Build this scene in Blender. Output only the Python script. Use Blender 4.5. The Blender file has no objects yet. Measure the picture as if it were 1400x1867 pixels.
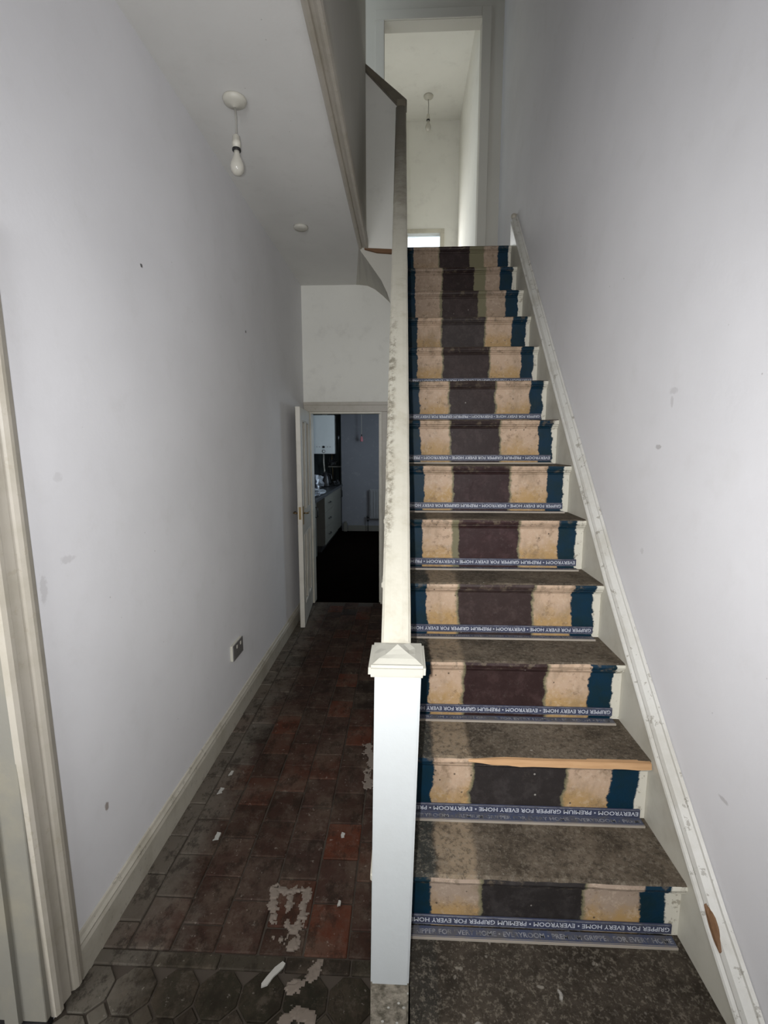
import bpy, bmesh, math, random
from mathutils import Vector, Matrix, noise as mnoise
random.seed(7)
scene = bpy.context.scene
col = scene.collection
PI = math.pi

# ------------------------------------------------------------------ camera
CAM = Vector((0, 0, 1.63))
cam_d = bpy.data.cameras.new('camera')
cam = bpy.data.objects.new('camera', cam_d); col.objects.link(cam)
cam_d.sensor_fit = 'VERTICAL'; cam_d.sensor_height = 24.0
cam_d.lens = 870.0 / 1867.0 * 24.0
cam_d.clip_start = 0.02; cam_d.clip_end = 200
r_ = Vector((0.99906567, 0.04321793, 0)); u_ = Vector((-0.0059776, 0.13818366, 0.99038858)); w_ = Vector((-0.04280255, 0.98946323, -0.13831289))
mx = Matrix((r_, u_, -w_)).transposed().to_4x4(); mx.translation = CAM
cam.matrix_world = mx
scene.camera = cam

# ------------------------------------------------------------------ world, lights, exposure
world = bpy.data.worlds.new('overcast_sky'); scene.world = world
world.use_nodes = True
bg = world.node_tree.nodes['Background']
bg.inputs['Color'].default_value = (0.80, 0.90, 1.0, 1); bg.inputs['Strength'].default_value = 2.2

def area(name, loc, rot, sx, sy, power, color):
    l = bpy.data.lights.new(name, 'AREA'); l.shape = 'RECTANGLE'; l.size = sx; l.size_y = sy
    l.energy = power; l.color = color
    o = bpy.data.objects.new(name, l); col.objects.link(o); o.location = loc; o.rotation_euler = rot
    return o
# the phone's flash beside the lens
fl = bpy.data.lights.new('phone_flash', 'SPOT'); fl.energy = 107; fl.color = (0.99, 0.99, 1.0)
fl.spot_size = math.radians(122); fl.spot_blend = 1.0; fl.shadow_soft_size = 0.006
flo = bpy.data.objects.new('phone_flash', fl); col.objects.link(flo)
fm = mx.copy(); fm.translation = CAM + Vector((-0.04, -0.01, 0.012)); flo.matrix_world = fm
# daylight: kitchen window, rear landing window; front door and front-room panels are added fill
area('front_door_fill', (-0.45, -1.27, 2.05), (math.radians(90), 0, 0), 0.68, 0.9, 33, (0.98, 0.985, 1.0))
area('front_room_fill', (-2.15, -1.27, 1.6), (math.radians(90), 0, 0), 1.3, 1.5, 55, (0.98, 0.985, 1.0))
area('kitchen_window_daylight', (0.78, 7.2, 1.6), (0, math.radians(90), 0), 1.1, 0.95, 24.0, (0.72, 0.86, 1.0))
area('landing_window_daylight', (0.0, 6.17, 3.75), (math.radians(-90), 0, 0), 0.8, 0.75, 11, (1.0, 0.99, 0.96))

vs = scene.view_settings
vs.view_transform = 'Standard'; vs.look = 'None'; vs.gamma = 1.0; vs.use_curve_mapping = False
vs.exposure = 0.0

# ------------------------------------------------------------------ node helper
class N:
    def __init__(s, name):
        s.m = bpy.data.materials.new(name); s.m.use_nodes = True
        s.t = s.m.node_tree; s.b = s.t.nodes['Principled BSDF']
        s._pos = None
    def node(s, ty): return s.t.nodes.new(ty)
    def put(s, sock, v):
        if isinstance(v, bpy.types.NodeSocket): s.t.links.new(v, sock)
        elif isinstance(v, (tuple, list)):
            sock.default_value = tuple(v) + ((1,) if len(v) == 3 and len(sock.default_value) == 4 else ())
        else: sock.default_value = v
    def math(s, op, a, b=0.0, c=None, clamp=False):
        n = s.node('ShaderNodeMath'); n.operation = op; n.use_clamp = clamp
        s.put(n.inputs[0], a); s.put(n.inputs[1], b)
        if c is not None: s.put(n.inputs[2], c)
        return n.outputs[0]
    def add(s, a, b): return s.math('ADD', a, b)
    def sub(s, a, b): return s.math('SUBTRACT', a, b)
    def mul(s, a, b): return s.math('MULTIPLY', a, b)
    def step(s, x, e0, e1):
        n = s.node('ShaderNodeMapRange'); n.interpolation_type = 'SMOOTHSTEP'
        s.put(n.inputs[0], x); n.inputs[1].default_value = e0; n.inputs[2].default_value = e1
        return n.outputs[0]
    @property
    def pos(s):
        if s._pos is None:
            s._pos = s.node('ShaderNodeNewGeometry').outputs['Position']
            n = s.node('ShaderNodeSeparateXYZ'); s.t.links.new(s._pos, n.inputs[0]); s.xyz = n.outputs
        return s._pos
    def noise(s, scale, detail=4, rough=0.55, vec=None, stretch=None):
        v = vec if vec is not None else s.pos
        if stretch:
            mp = s.node('ShaderNodeMapping'); s.put(mp.inputs[0], v); mp.inputs['Scale'].default_value = stretch; v = mp.outputs[0]
        n = s.node('ShaderNodeTexNoise'); s.put(n.inputs['Vector'], v)
        n.inputs['Scale'].default_value = scale; n.inputs['Detail'].default_value = detail; n.inputs['Roughness'].default_value = rough
        return n.outputs[0]
    def spots(s, scale, size, vec=None):
        n = s.node('ShaderNodeTexVoronoi'); s.put(n.inputs['Vector'], vec if vec is not None else s.pos); n.inputs['Scale'].default_value = scale
        return s.math('SUBTRACT', 1.0, s.step(n.outputs['Distance'], size * 0.6, size))
    def mix(s, f, a, b):
        n = s.node('ShaderNodeMix'); n.data_type = 'RGBA'
        s.put(n.inputs[0], f); s.put(n.inputs[6], a); s.put(n.inputs[7], b)
        return n.outputs[2]
    def blob(s, cx, cy, cz, rx, ry, rz, wob=0.7, sc=70):
        p = s.pos; x, y, z = s.xyz
        def q(c, c0, r): return s.math('POWER', s.mul(s.sub(c, c0), 1.0 / r), 2.0)
        d = s.math('SQRT', s.add(s.add(q(x, cx, rx), q(y, cy, ry)), q(z, cz, rz)))
        d = s.add(d, s.mul(s.sub(s.noise(sc, 3), 0.5), wob * 2))
        return s.math('SUBTRACT', 1.0, s.step(d, 0.5, 1.0))
    def bump(s, h, strength=0.2, dist=0.01):
        n = s.node('ShaderNodeBump'); n.inputs['Strength'].default_value = strength; n.inputs['Distance'].default_value = dist
        s.put(n.inputs['Height'], h); s.t.links.new(n.outputs[0], s.b.inputs['Normal'])
    def done(s, color, rough=0.6, metal=0.0, spec=None):
        s.put(s.b.inputs['Base Color'], color); s.put(s.b.inputs['Roughness'], rough); s.b.inputs['Metallic'].default_value = metal
        if spec is not None: s.b.inputs['Specular IOR Level'].default_value = spec
        return s.m

def plaster(name, c, dirt=(0.5, 0.48, 0.44), marks=(), var=0.5, rough=0.85, grain=0.12):
    n = N(name)
    a = n.step(n.noise(1.6, 5), 0.3, 0.75)
    cc = n.mix(a, c, tuple(v * 0.93 for v in c))
    cc = n.mix(n.mul(n.step(n.noise(7, 6, 0.65), 0.52, 0.76), var), cc, dirt)
    cc = n.mix(n.mul(n.spots(9, 0.03), 0.45), cc, tuple(v * 0.55 for v in dirt))
    for mk in marks:
        cc = n.mix(n.mul(n.blob(*mk[:6]), mk[6]), cc, mk[7] if len(mk) > 7 else (0.30, 0.28, 0.27))
    n.bump(n.add(n.mul(n.noise(60, 3), 0.5), n.mul(n.noise(7, 3), 1.5)), grain, 0.006)
    return n.done(cc, rough, spec=0.25)

def paint(name, c, chips=0.0, chipc=(0.25, 0.17, 0.10), dirt=0.3, rough=0.42, dirtc=(0.30, 0.27, 0.2)):
    n = N(name)
    cc = n.mix(n.mul(n.step(n.noise(5, 6, 0.65), 0.42, 0.68), dirt), c, dirtc)
    if chips: cc = n.mix(n.math('MULTIPLY', n.step(n.noise(26, 5, 0.7), 0.60, 0.63), chips), cc, chipc)
    n.bump(n.noise(40, 4), 0.12, 0.006)
    return n.done(cc, rough)

def plain(name, c, rough=0.5, metal=0.0, var=0.12, sc=14):
    n = N(name)
    cc = n.mix(n.noise(sc, 4), tuple(max(0, v * (1 - var)) for v in c), tuple(min(1, v * (1 + var)) for v in c))
    return n.done(cc, rough, metal)

# ------------------------------------------------------------------ mesh helper
ORG = {}
def link(name, me, mat, parent=None, loc=None):
    o = bpy.data.objects.new(name, me); col.objects.link(o)
    if mat is not None and not me.materials:
        for m in (mat if isinstance(mat, (list, tuple)) else [mat]): me.materials.append(m)
    if parent: o.parent = parent
    if loc is not None: o.location = loc
    return o
def obj(name, bm, mat, parent=None, smooth=False):
    """bm is in world coordinates; the object keeps its own origin at the bottom centre of its bounds"""
    me = bpy.data.meshes.new(name)
    vs_ = [v.co for v in bm.verts]
    lo = Vector((min(v[i] for v in vs_) for i in range(3))); hi = Vector((max(v[i] for v in vs_) for i in range(3)))
    base = Vector(((lo.x + hi.x) / 2, (lo.y + hi.y) / 2, lo.z))
    bmesh.ops.translate(bm, verts=bm.verts, vec=-base)
    bmesh.ops.recalc_face_normals(bm, faces=bm.faces)
    bm.to_mesh(me); bm.free()
    if smooth:
        for p in me.polygons: p.use_smooth = True
    po = ORG.get(parent.name, Vector()) if parent else Vector()
    o = link(name, me, mat, parent, base - po)
    ORG[o.name] = base
    return o
def empty(name, loc):
    o = bpy.data.objects.new(name, None); col.objects.link(o); o.location = loc; o.empty_display_size = 0.05
    ORG[o.name] = Vector(loc); return o
def tag(o, label=None, cat=None, group=None, kind=None):
    if label: o['label'] = label
    if cat: o['category'] = cat
    if group: o['group'] = group
    if kind: o['kind'] = kind
    return o
def B(): return bmesh.new()
def box(bm, x0, x1, y0, y1, z0, z1, bev=0.0, mi=0, seg=1):
    vs_ = [bm.verts.new((x, y, z)) for x in (x0, x1) for y in (y0, y1) for z in (z0, z1)]
    fs = [bm.faces.new([vs_[i] for i in f]) for f in ((0, 1, 3, 2), (4, 6, 7, 5), (0, 4, 5, 1), (2, 3, 7, 6), (0, 2, 6, 4), (1, 5, 7, 3))]
    for f in fs: f.material_index = mi
    if bev:
        es = {e for f in fs for e in f.edges}
        bmesh.ops.bevel(bm, geom=list(es), offset=bev, segments=seg, affect='EDGES', profile=0.6)
    return bm
def prism(bm, pts, axis, a, b, bev=0.0):
    """polygon pts (2D) extruded along axis between a and b. axis 0: pts=(y,z); 1: (x,z); 2: (x,y)"""
    def mk(p, t):
        return (t, p[0], p[1]) if axis == 0 else ((p[0], t, p[1]) if axis == 1 else (p[0], p[1], t))
    va = [bm.verts.new(mk(p, a)) for p in pts]; vb = [bm.verts.new(mk(p, b)) for p in pts]
    fs = [bm.faces.new(va), bm.faces.new(vb[::-1])]
    n = len(pts)
    for i in range(n): fs.append(bm.faces.new((va[i], vb[i], vb[(i + 1) % n], va[(i + 1) % n])))
    if bev:
        bmesh.ops.bevel(bm, geom=list({e for f in fs for e in f.edges}), offset=bev, segments=1, affect='EDGES')
    return bm
def lathe(bm, prof, c, n=24, M=None):
    """prof = [(r,z)] around the z axis at c"""
    rings = []
    for r, z in prof:
        ring = []
        for i in range(n):
            p = Vector((r * math.cos(2 * PI * i / n), r * math.sin(2 * PI * i / n), z))
            if M: p = M @ p
            ring.append(bm.verts.new(p + Vector(c)))
        rings.append(ring)
    for a, b in zip(rings, rings[1:]):
        for i in range(n): bm.faces.new((a[i], a[(i + 1) % n], b[(i + 1) % n], b[i]))
    bm.faces.new(rings[0][::-1]); bm.faces.new(rings[-1])
    return bm
def tube(bm, pts, r, n=8):
    pts = [Vector(p) for p in pts]; rings = []
    for i, p in enumerate(pts):
        d = (pts[min(i + 1, len(pts) - 1)] - pts[max(i - 1, 0)]).normalized()
        up = Vector((0, 0, 1)) if abs(d.z) < 0.9 else Vector((1, 0, 0))
        a = d.cross(up).normalized(); b = d.cross(a)
        rings.append([bm.verts.new(p + (a * math.cos(2 * PI * k / n) + b * math.sin(2 * PI * k / n)) * r) for k in range(n)])
    for a, b in zip(rings, rings[1:]):
        for i in range(n): bm.faces.new((a[i], a[(i + 1) % n], b[(i + 1) % n], b[i]))
    bm.faces.new(rings[0]); bm.faces.new(rings[-1][::-1])
    return bm
def sweep(bm, path, prof, closed=True):
    """path: 3D points; prof(i) -> list of 3D offsets; joined along the path"""
    rings = [[bm.verts.new(Vector(p) + Vector(q)) for q in prof(i)] for i, p in enumerate(path)]
    n = len(rings[0])
    for a, b in zip(rings, rings[1:]):
        for i in range(n if closed else n - 1): bm.faces.new((a[i], a[(i + 1) % n], b[(i + 1) % n], b[i]))
    bm.faces.new(rings[0]); bm.faces.new(rings[-1][::-1])
    return bm

# ------------------------------------------------------------------ materials
XL, XW, YF, ZC = -1.0, 0.80, 4.77, 3.14          # left wall, right wall, far wall, hall ceiling
SM = (0.36, 0.35, 0.35)
m_wall_l = plaster('lilac_white_plaster_left', (0.80, 0.795, 0.815), var=0.10, marks=(
    (-1, 1.242, 1.233, 0.1, 0.016, 0.05, 0.25), (-1, 1.344, 1.294, 0.1, 0.04, 0.014, 0.22), (-1, 1.42, 0.42, 0.1, 0.012, 0.022, 0.8, (0.25, 0.2, 0.17)),
    (-1, 1.877, 2.303, 0.1, 0.010, 0.010, 1.0, (0.1, 0.1, 0.1)), (-1, 3.077, 2.335, 0.1, 0.012, 0.012, 0.9, (0.12, 0.12, 0.12)), (-1, 1.335, 1.539, 0.1, 0.02, 0.02, 0.15)))
m_wall_r = plaster('lilac_white_plaster_right', (0.80, 0.795, 0.815), var=0.10, marks=(
    (0.8, 1.558, 1.625, 0.1, 0.022, 0.009, 0.5), (0.8, 1.496, 1.792, 0.1, 0.03, 0.012, 0.25), (0.8, 1.50, 1.76, 0.1, 0.009, 0.022, 0.25), (0.8, 1.114, 0.753, 0.1, 0.022, 0.007, 0.4), (0.8, 1.611, 1.277, 0.1, 0.014, 0.012, 0.2)))
m_ceil = plaster('ceiling_plaster', (0.74, 0.73, 0.70), var=0.18)
m_plast = plaster('cream_white_plaster', (0.84, 0.83, 0.77), var=0.25)
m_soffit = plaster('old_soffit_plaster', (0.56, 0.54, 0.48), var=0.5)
m_bedwall = plaster('grey_cream_plaster', (0.54, 0.52, 0.46), var=0.25)
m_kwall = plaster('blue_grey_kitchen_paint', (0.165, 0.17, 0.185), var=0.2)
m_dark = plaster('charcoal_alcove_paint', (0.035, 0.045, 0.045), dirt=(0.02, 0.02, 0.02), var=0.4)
m_cream = paint('cream_gloss_paint', (0.62, 0.59, 0.50), dirt=0.35)
m_trim = paint('worn_cream_trim_paint', (0.43, 0.395, 0.335), chips=0.5, chipc=(0.35, 0.31, 0.24), dirt=0.45)
m_string = paint('cream_string_paint', (0.60, 0.58, 0.50), dirt=0.3)
m_stringcap = paint('white_string_capping_paint', (0.58, 0.57, 0.53), chips=0.75, chipc=(0.27, 0.25, 0.21), dirt=0.35)
m_newel = paint('white_newel_paint', (0.43, 0.45, 0.45), dirt=0.05, rough=0.5)
m_newelcap = paint('cream_newel_cap_paint', (0.39, 0.38, 0.33), chips=0.25, chipc=(0.34, 0.31, 0.25), dirt=0.2)
m_door = paint('cream_door_paint', (0.60, 0.57, 0.50), dirt=0.2)
m_brass = plain('tarnished_brass', (0.22, 0.16, 0.08), 0.45, 0.8)
m_black = plain('black_plastic', (0.012, 0.012, 0.013), 0.4)
m_white = plain('white_enamel', (0.86, 0.90, 0.88), 0.3, var=0.03)
m_plastic = plain('aged_white_plastic', (0.55, 0.53, 0.46), 0.4, var=0.06)
m_grey = plain('grey_socket_plate', (0.16, 0.155, 0.15), 0.35)
m_flex = plain('grey_flex', (0.30, 0.29, 0.26), 0.6)
m_glass = N('pearl_bulb_glass')
m_glass = m_glass.done((0.50, 0.48, 0.42), 0.12)
m_steel = plain('bright_steel', (0.6, 0.62, 0.65), 0.25, 0.9)
m_foil = plain('crumpled_silver_film', (0.55, 0.58, 0.62), 0.3, 0.7)
m_kitunit = plain('cream_cabinet_laminate', (0.10, 0.097, 0.08), 0.5); m_rad = plain('shaded_radiator_white', (0.165, 0.17, 0.175), 0.5)  # white radiator, its shade put into a darker base colour
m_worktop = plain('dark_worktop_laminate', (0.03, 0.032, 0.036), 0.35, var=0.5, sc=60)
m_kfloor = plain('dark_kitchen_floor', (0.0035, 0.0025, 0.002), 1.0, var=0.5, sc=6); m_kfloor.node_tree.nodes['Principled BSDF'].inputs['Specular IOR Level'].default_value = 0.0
m_pink = plain('faded_pink_plastic', (0.45, 0.16, 0.18), 0.5)

n = N('raw_newel_foot')
cc = n.mix(n.step(n.noise(30, 6, 0.7), 0.35, 0.62), (0.075, 0.065, 0.045), (0.27, 0.24, 0.19))
cc = n.mix(n.spots(45, 0.2), cc, (0.45, 0.44, 0.40))
n.bump(n.noise(50, 5), 0.6, 0.01); m_rawfoot = n.done(cc, 0.9)

n = N('handrail_grimy_paint')            # cream paint, grime along the left side and bare and brown towards the top
p = n.pos; yy = n.xyz[1]
cc = n.mix(n.step(n.noise(9, 6, 0.7), 0.45, 0.75), (0.42, 0.40, 0.335), (0.33, 0.305, 0.24))
grime = n.math('MULTIPLY', n.step(n.noise(34, 6, 0.8), 0.44, 0.62), n.step(n.add(n.mul(n.xyz[0], -1.0), n.mul(n.noise(5, 3), 0.02)), 0.035, 0.055))
grime = n.math('MULTIPLY', grime, n.math('MULTIPLY', n.step(yy, 1.22, 1.36), n.math('SUBTRACT', 1.0, n.step(yy, 1.8, 2.2))))
cc = n.mix(n.mul(grime, 0.8), cc, (0.10, 0.085, 0.055))
worn = n.step(n.add(yy, n.mul(n.noise(7, 5, 0.7), 1.6)), 3.15, 4.15)
cc = n.mix(worn, cc, (0.15, 0.125, 0.09))
n.bump(n.noise(40, 4), 0.2, 0.008); m_rail = n.done(cc, 0.45)

n = N('bare_orange_wood')
g = n.noise(6, 6, 0.6, stretch=(2, 18, 18))
m_bare = n.done(n.mix(g, (0.36, 0.19, 0.08), (0.60, 0.38, 0.20)), 0.7)
n = N('brown_timber_edge'); m_brownedge = n.done(n.mix(n.noise(8, 5, stretch=(1, 10, 10)), (0.10, 0.045, 0.02), (0.24, 0.13, 0.06)), 0.7)

# quarry tiles: colour by tile, dust and smears by place
def tilemat(name, stops, dust):
    n = N(name)
    rnd = n.node('ShaderNodeObjectInfo').outputs['Random']
    r = n.node('ShaderNodeValToRGB'); n.put(r.inputs[0], rnd); r.color_ramp.interpolation = 'CONSTANT'
    el = r.color_ramp.elements
    for i, (t, c) in enumerate(stops):
        e = el[i] if i < 2 else el.new(t)
        e.position = t; e.color = (*c, 1)
    cc = n.mix(n.mul(n.noise(20, 5, 0.7), 0.5), r.outputs[0], (0.02, 0.014, 0.01))
    d = n.step(n.noise(4.2, 7, 0.72), 0.43, 0.64)
    cc = n.mix(n.mul(d, dust), cc, (0.090, 0.068, 0.050))
    edge = n.step(n.add(n.mul(n.xyz[0], -1.0), n.mul(n.noise(6, 5, 0.7), 0.45)), 0.93, 1.15)
    cc = n.mix(n.mul(edge, 0.7), cc, (0.135, 0.12, 0.098))
    cc = n.mix(n.mul(n.step(n.noise(38, 4, 0.75), 0.62, 0.68), 0.35), cc, (0.30, 0.27, 0.23))
    cc = n.mix(n.mul(n.step(n.noise(13, 7, 0.8), 0.51, 0.64), 0.32), cc, (0.11, 0.088, 0.068))
    cc = n.mix(n.mul(n.step(n.noise(11, 7, 0.8, stretch=(1.3, 0.8, 1)), 0.49, 0.60), 0.6), cc, (0.014, 0.010, 0.007))
    n.bump(n.noise(45, 5), 0.3, 0.006)
    return n.done(cc, n.add(0.7, n.mul(d, 0.2)), spec=0.12)
m_quarry = tilemat('red_quarry_tile', [(0, (0.050, 0.020, 0.013)), (0.16, (0.034, 0.016, 0.011)), (0.34, (0.062, 0.023, 0.014)), (0.52, (0.044, 0.022, 0.016)), (0.74, (0.085, 0.024, 0.012)), (0.82, (0.038, 0.021, 0.016)), (0.93, (0.018, 0.011, 0.008))], 0.5)
m_border = tilemat('dirty_border_tile', [(0, (0.036, 0.032, 0.022)), (0.4, (0.026, 0.021, 0.015)), (0.7, (0.045, 0.039, 0.028))], 0.35)
m_octag = tilemat('dark_encaustic_tile', [(0, (0.020, 0.018, 0.011)), (0.3, (0.013, 0.013, 0.008)), (0.6, (0.028, 0.024, 0.016))], 0.35)
m_mortar = plaster('dusty_mortar', (0.055, 0.044, 0.034), dirt=(0.035, 0.027, 0.02), var=0.6)
m_patch = plaster('spilt_plaster', (0.17, 0.14, 0.115), dirt=(0.06, 0.045, 0.035), var=1.0)
m_chip = plain('white_plaster_chip', (0.36, 0.35, 0.32), 0.8)

# treads: worn brown with faint paint bands at the left
def treadmat(name, bands, splat):
    n = N(name); p = n.pos; x = n.xyz[0]
    xn = n.add(x, n.mul(n.sub(n.noise(14, 5, 0.7), 0.5), 0.05))
    dk_ = 1.0 if bands else 0.42
    base = n.mix(n.step(n.noise(7, 7, 0.7), 0.3, 0.7), (0.055 * dk_, 0.043 * dk_, 0.03 * dk_), (0.155 * dk_, 0.125 * dk_, 0.092 * dk_))
    base = n.mix(n.mul(n.step(n.noise(30, 5, 0.75, stretch=(0.5, 3, 1)), 0.5, 0.75), 0.5), base, (0.03, 0.022, 0.015))
    cr = n.math('MULTIPLY', n.step(xn, 0.095, 0.105), n.math('SUBTRACT', 1.0, n.step(xn, 0.20, 0.225)))
    cc = n.mix(n.mul(n.mul(cr, bands), n.step(n.noise(12, 6, 0.75), 0.25, 0.55)), base, (0.30, 0.23, 0.155))
    bl = n.math('SUBTRACT', 1.0, n.step(xn, 0.085, 0.10))
    cc = n.mix(n.mul(bl, 0.75 * min(1, bands + 0.3)), cc, (0.022, 0.030, 0.030))
    msk = n.step(n.noise(3.5, 3), 0.45, 0.6)
    dv = n.node('ShaderNodeVectorMath'); dv.operation = 'ADD'; n.put(dv.inputs[0], n.pos); nz = n.node('ShaderNodeTexNoise'); n.put(nz.inputs['Vector'], n.pos); nz.inputs['Scale'].default_value = 22; vm = n.node('ShaderNodeVectorMath'); vm.operation = 'SCALE'; n.put(vm.inputs[0], nz.outputs['Color']); vm.inputs['Scale'].default_value = 0.05; n.put(dv.inputs[1], vm.outputs[0]); wv = dv.outputs[0]
    cc = n.mix(n.mul(n.mul(n.spots(15, 0.06 * splat, wv), 0.8), msk), cc, (0.42, 0.40, 0.36))
    cc = n.mix(n.mul(n.mul(n.spots(31, 0.09 * splat, wv), n.step(n.noise(6, 3), 0.5, 0.6)), 0.55), cc, (0.34, 0.31, 0.26))
    cc = n.mix(n.mul(n.step(n.noise(85, 5, 0.8), 0.51, 0.6), 0.4), cc, (0.24, 0.21, 0.165))
    cc = n.mix(n.mul(n.step(n.noise(60, 5, 0.8), 0.50, 0.6), 0.5), cc, (0.02, 0.015, 0.01))
    n.bump(n.noise(35, 6, 0.7), 0.5, 0.008)
    return n.done(cc, 0.85, spec=0.2)
m_tread0 = treadmat('bottom_tread_spattered_wood', 0.0, 2.4)
m_tread = treadmat('worn_tread_wood', 0.75, 1.1)

# risers: hand-painted vertical bands, world-X edges read for each riser
BANDS = [
 (0.081, 0.224, 0.224, 0.502, 0.502, 0.659, 0.729), (0.094, 0.222, 0.222, 0.510, 0.510, 0.652, 0.738), (0.094, 0.217, 0.217, 0.502, 0.502, 0.655, 0.738),
 (0.089, 0.215, 0.215, 0.502, 0.502, 0.655, 0.740), (0.081, 0.217, 0.238, 0.493, 0.493, 0.663, 0.737), (0.090, 0.229, 0.229, 0.489, 0.489, 0.664, 0.738),
 (0.079, 0.235, 0.235, 0.480, 0.480, 0.676, 0.744), (0.080, 0.245, 0.245, 0.490, 0.490, 0.680, 0.748), (0.071, 0.222, 0.222, 0.488, 0.488, 0.672, 0.744),
 (0.075, 0.229, 0.229, 0.491, 0.491, 0.660, 0.747), (0.064, 0.234, 0.241, 0.476, 0.523, 0.656, 0.738), (0.066, 0.258, 0.258, 0.476, 0.548, 0.654, 0.741),
 (0.057, 0.247, 0.247, 0.468, 0.565, 0.673, 0.749)]
DARKS = [(0.022, 0.019, 0.018), (0.026, 0.022, 0.021), (0.026, 0.013, 0.012), (0.032, 0.020, 0.018), (0.030, 0.014, 0.014), (0.026, 0.013, 0.013), (0.026, 0.016, 0.015),
         (0.028, 0.018, 0.016), (0.028, 0.018, 0.016), (0.034, 0.026, 0.024), (0.028, 0.018, 0.016), (0.016, 0.008, 0.007), (0.022, 0.013, 0.012)]
def risermat(k, z0, z1):
    b = BANDS[k]
    n = N('painted_riser_bands'); p = n.pos; x, y, z = n.xyz
    wob = n.add(n.mul(n.sub(n.noise(16, 3, 0.5, stretch=(0.01, 1, 1)), 0.5), 0.034), n.mul(n.sub(n.noise(70, 4, 0.7), 0.5), 0.022))
    xn = n.add(x, wob)
    def ed(e, s=0.003): return n.step(xn, e - s, e + s)
    h = n.mul(n.sub(z, z0), 1.0 / (z1 - z0))
    peach, ochre = (0.47, 0.34, 0.24), (0.38, 0.235, 0.08)
    if k in (10, 11, 12): peach = (0.33, 0.245, 0.18)
    if k in (0, ): peach = (0.33, 0.255, 0.195)
    oc = n.math('SUBTRACT', 1.0, n.step(n.add(h, n.mul(n.sub(n.noise(11, 5, 0.7), 0.5), 1.1)), 0.25, 0.75))
    amt = {10: 0.12, 11: 0.05, 12: 0.25, 9: 0.75}.get(k, 0.8)
    cr = n.mix(n.mul(oc, amt), peach, ochre)
    cr = n.mix(n.mul(n.step(n.noise(24, 6, 0.75), 0.54, 0.64), 0.5), cr, (0.15, 0.10, 0.06))
    cr = n.mix(n.mul(n.step(n.noise(55, 6, 0.8), 0.53, 0.6), 0.35), cr, (0.56, 0.45, 0.34))
    cr = n.mix(n.mul(n.step(n.noise(9, 6, 0.75, stretch=(1, 1, 0.5)), 0.48, 0.66), 0.4), cr, (0.19, 0.14, 0.085))
    cr = n.mix(n.mul(n.spots(24, 0.10), 0.85), cr, (0.07, 0.05, 0.035))
    dk = n.mix(n.step(n.noise(18, 6, 0.75), 0.45, 0.65), DARKS[k], tuple(v * 1.5 + 0.004 for v in DARKS[k]))
    dk = n.mix(n.mul(n.step(n.noise(48, 6, 0.8), 0.57, 0.64), 0.22), dk, (0.11, 0.09, 0.078))
    dk = n.mix(n.mul(n.spots(15, 0.06), 0.7), dk, (0.4, 0.38, 0.34))
    blue = n.mix(n.step(n.noise(12, 5, 0.7), 0.35, 0.7), (0.0015, 0.022, 0.046), (0.004, 0.020, 0.028))
    green = (0.16, 0.145, 0.085)
    white = n.mix(n.mul(n.step(n.noise(40, 4, 0.7), 0.58, 0.64), 0.6), (0.60, 0.575, 0.49), (0.2, 0.17, 0.12))
    c = n.mix(ed(b[0]), blue, cr)
    c = n.mix(ed(b[1] - 0.008, 0.006), c, green)
    c = n.mix(ed(b[2]), c, dk)
    c = n.mix(ed(b[3]), c, green)
    c = n.mix(ed(b[4] + 0.008, 0.006), c, cr)
    c = n.mix(ed(b[5]), c, blue)
    c = n.mix(ed(b[6]), c, white)
    # grubby worn line along the top edge
    c = n.mix(n.mul(n.math('MULTIPLY', n.step(h, 0.93, 1.0), n.step(n.noise(30, 5, 0.7), 0.52, 0.62)), 0.55), c, (0.14, 0.11, 0.075))
    n.bump(n.noise(45, 5), 0.25, 0.005)
    return n.done(c, 0.55, spec=0.22)

n = N('navy_gripper_print')
m_strip = n.done(n.mix(n.mul(n.step(n.noise(25, 6, 0.7), 0.45, 0.8), 0.7), (0.043, 0.050, 0.088), (0.085, 0.08, 0.076)), 0.5)
n = N('dusty_gripper_print')
m_stripd = n.done(n.mix(n.mul(n.step(n.noise(22, 6, 0.7), 0.35, 0.7), 0.8), (0.05, 0.062, 0.11), (0.105, 0.095, 0.08)), 0.6)
n = N('white_print')
m_print = n.done(n.mix(n.mul(n.step(n.noise(50, 5, 0.7), 0.5, 0.72), 0.5), (0.52, 0.54, 0.58), (0.2, 0.2, 0.22)), 0.5)
n = N('dusty_white_print')
m_printd = n.done(n.mix(n.step(n.noise(40, 5, 0.7), 0.38, 0.62), (0.30, 0.30, 0.31), (0.09, 0.085, 0.08)), 0.6)
m_stripedge = plain('pale_ply_edge', (0.34, 0.30, 0.25), 0.7)

# ------------------------------------------------------------------ the shell
def struct(name, bm, mat, parent=None): return tag(obj(name, bm, mat, parent), kind='structure' if parent is None else None)
YB = -1.3                                    # front wall, behind the camera
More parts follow.
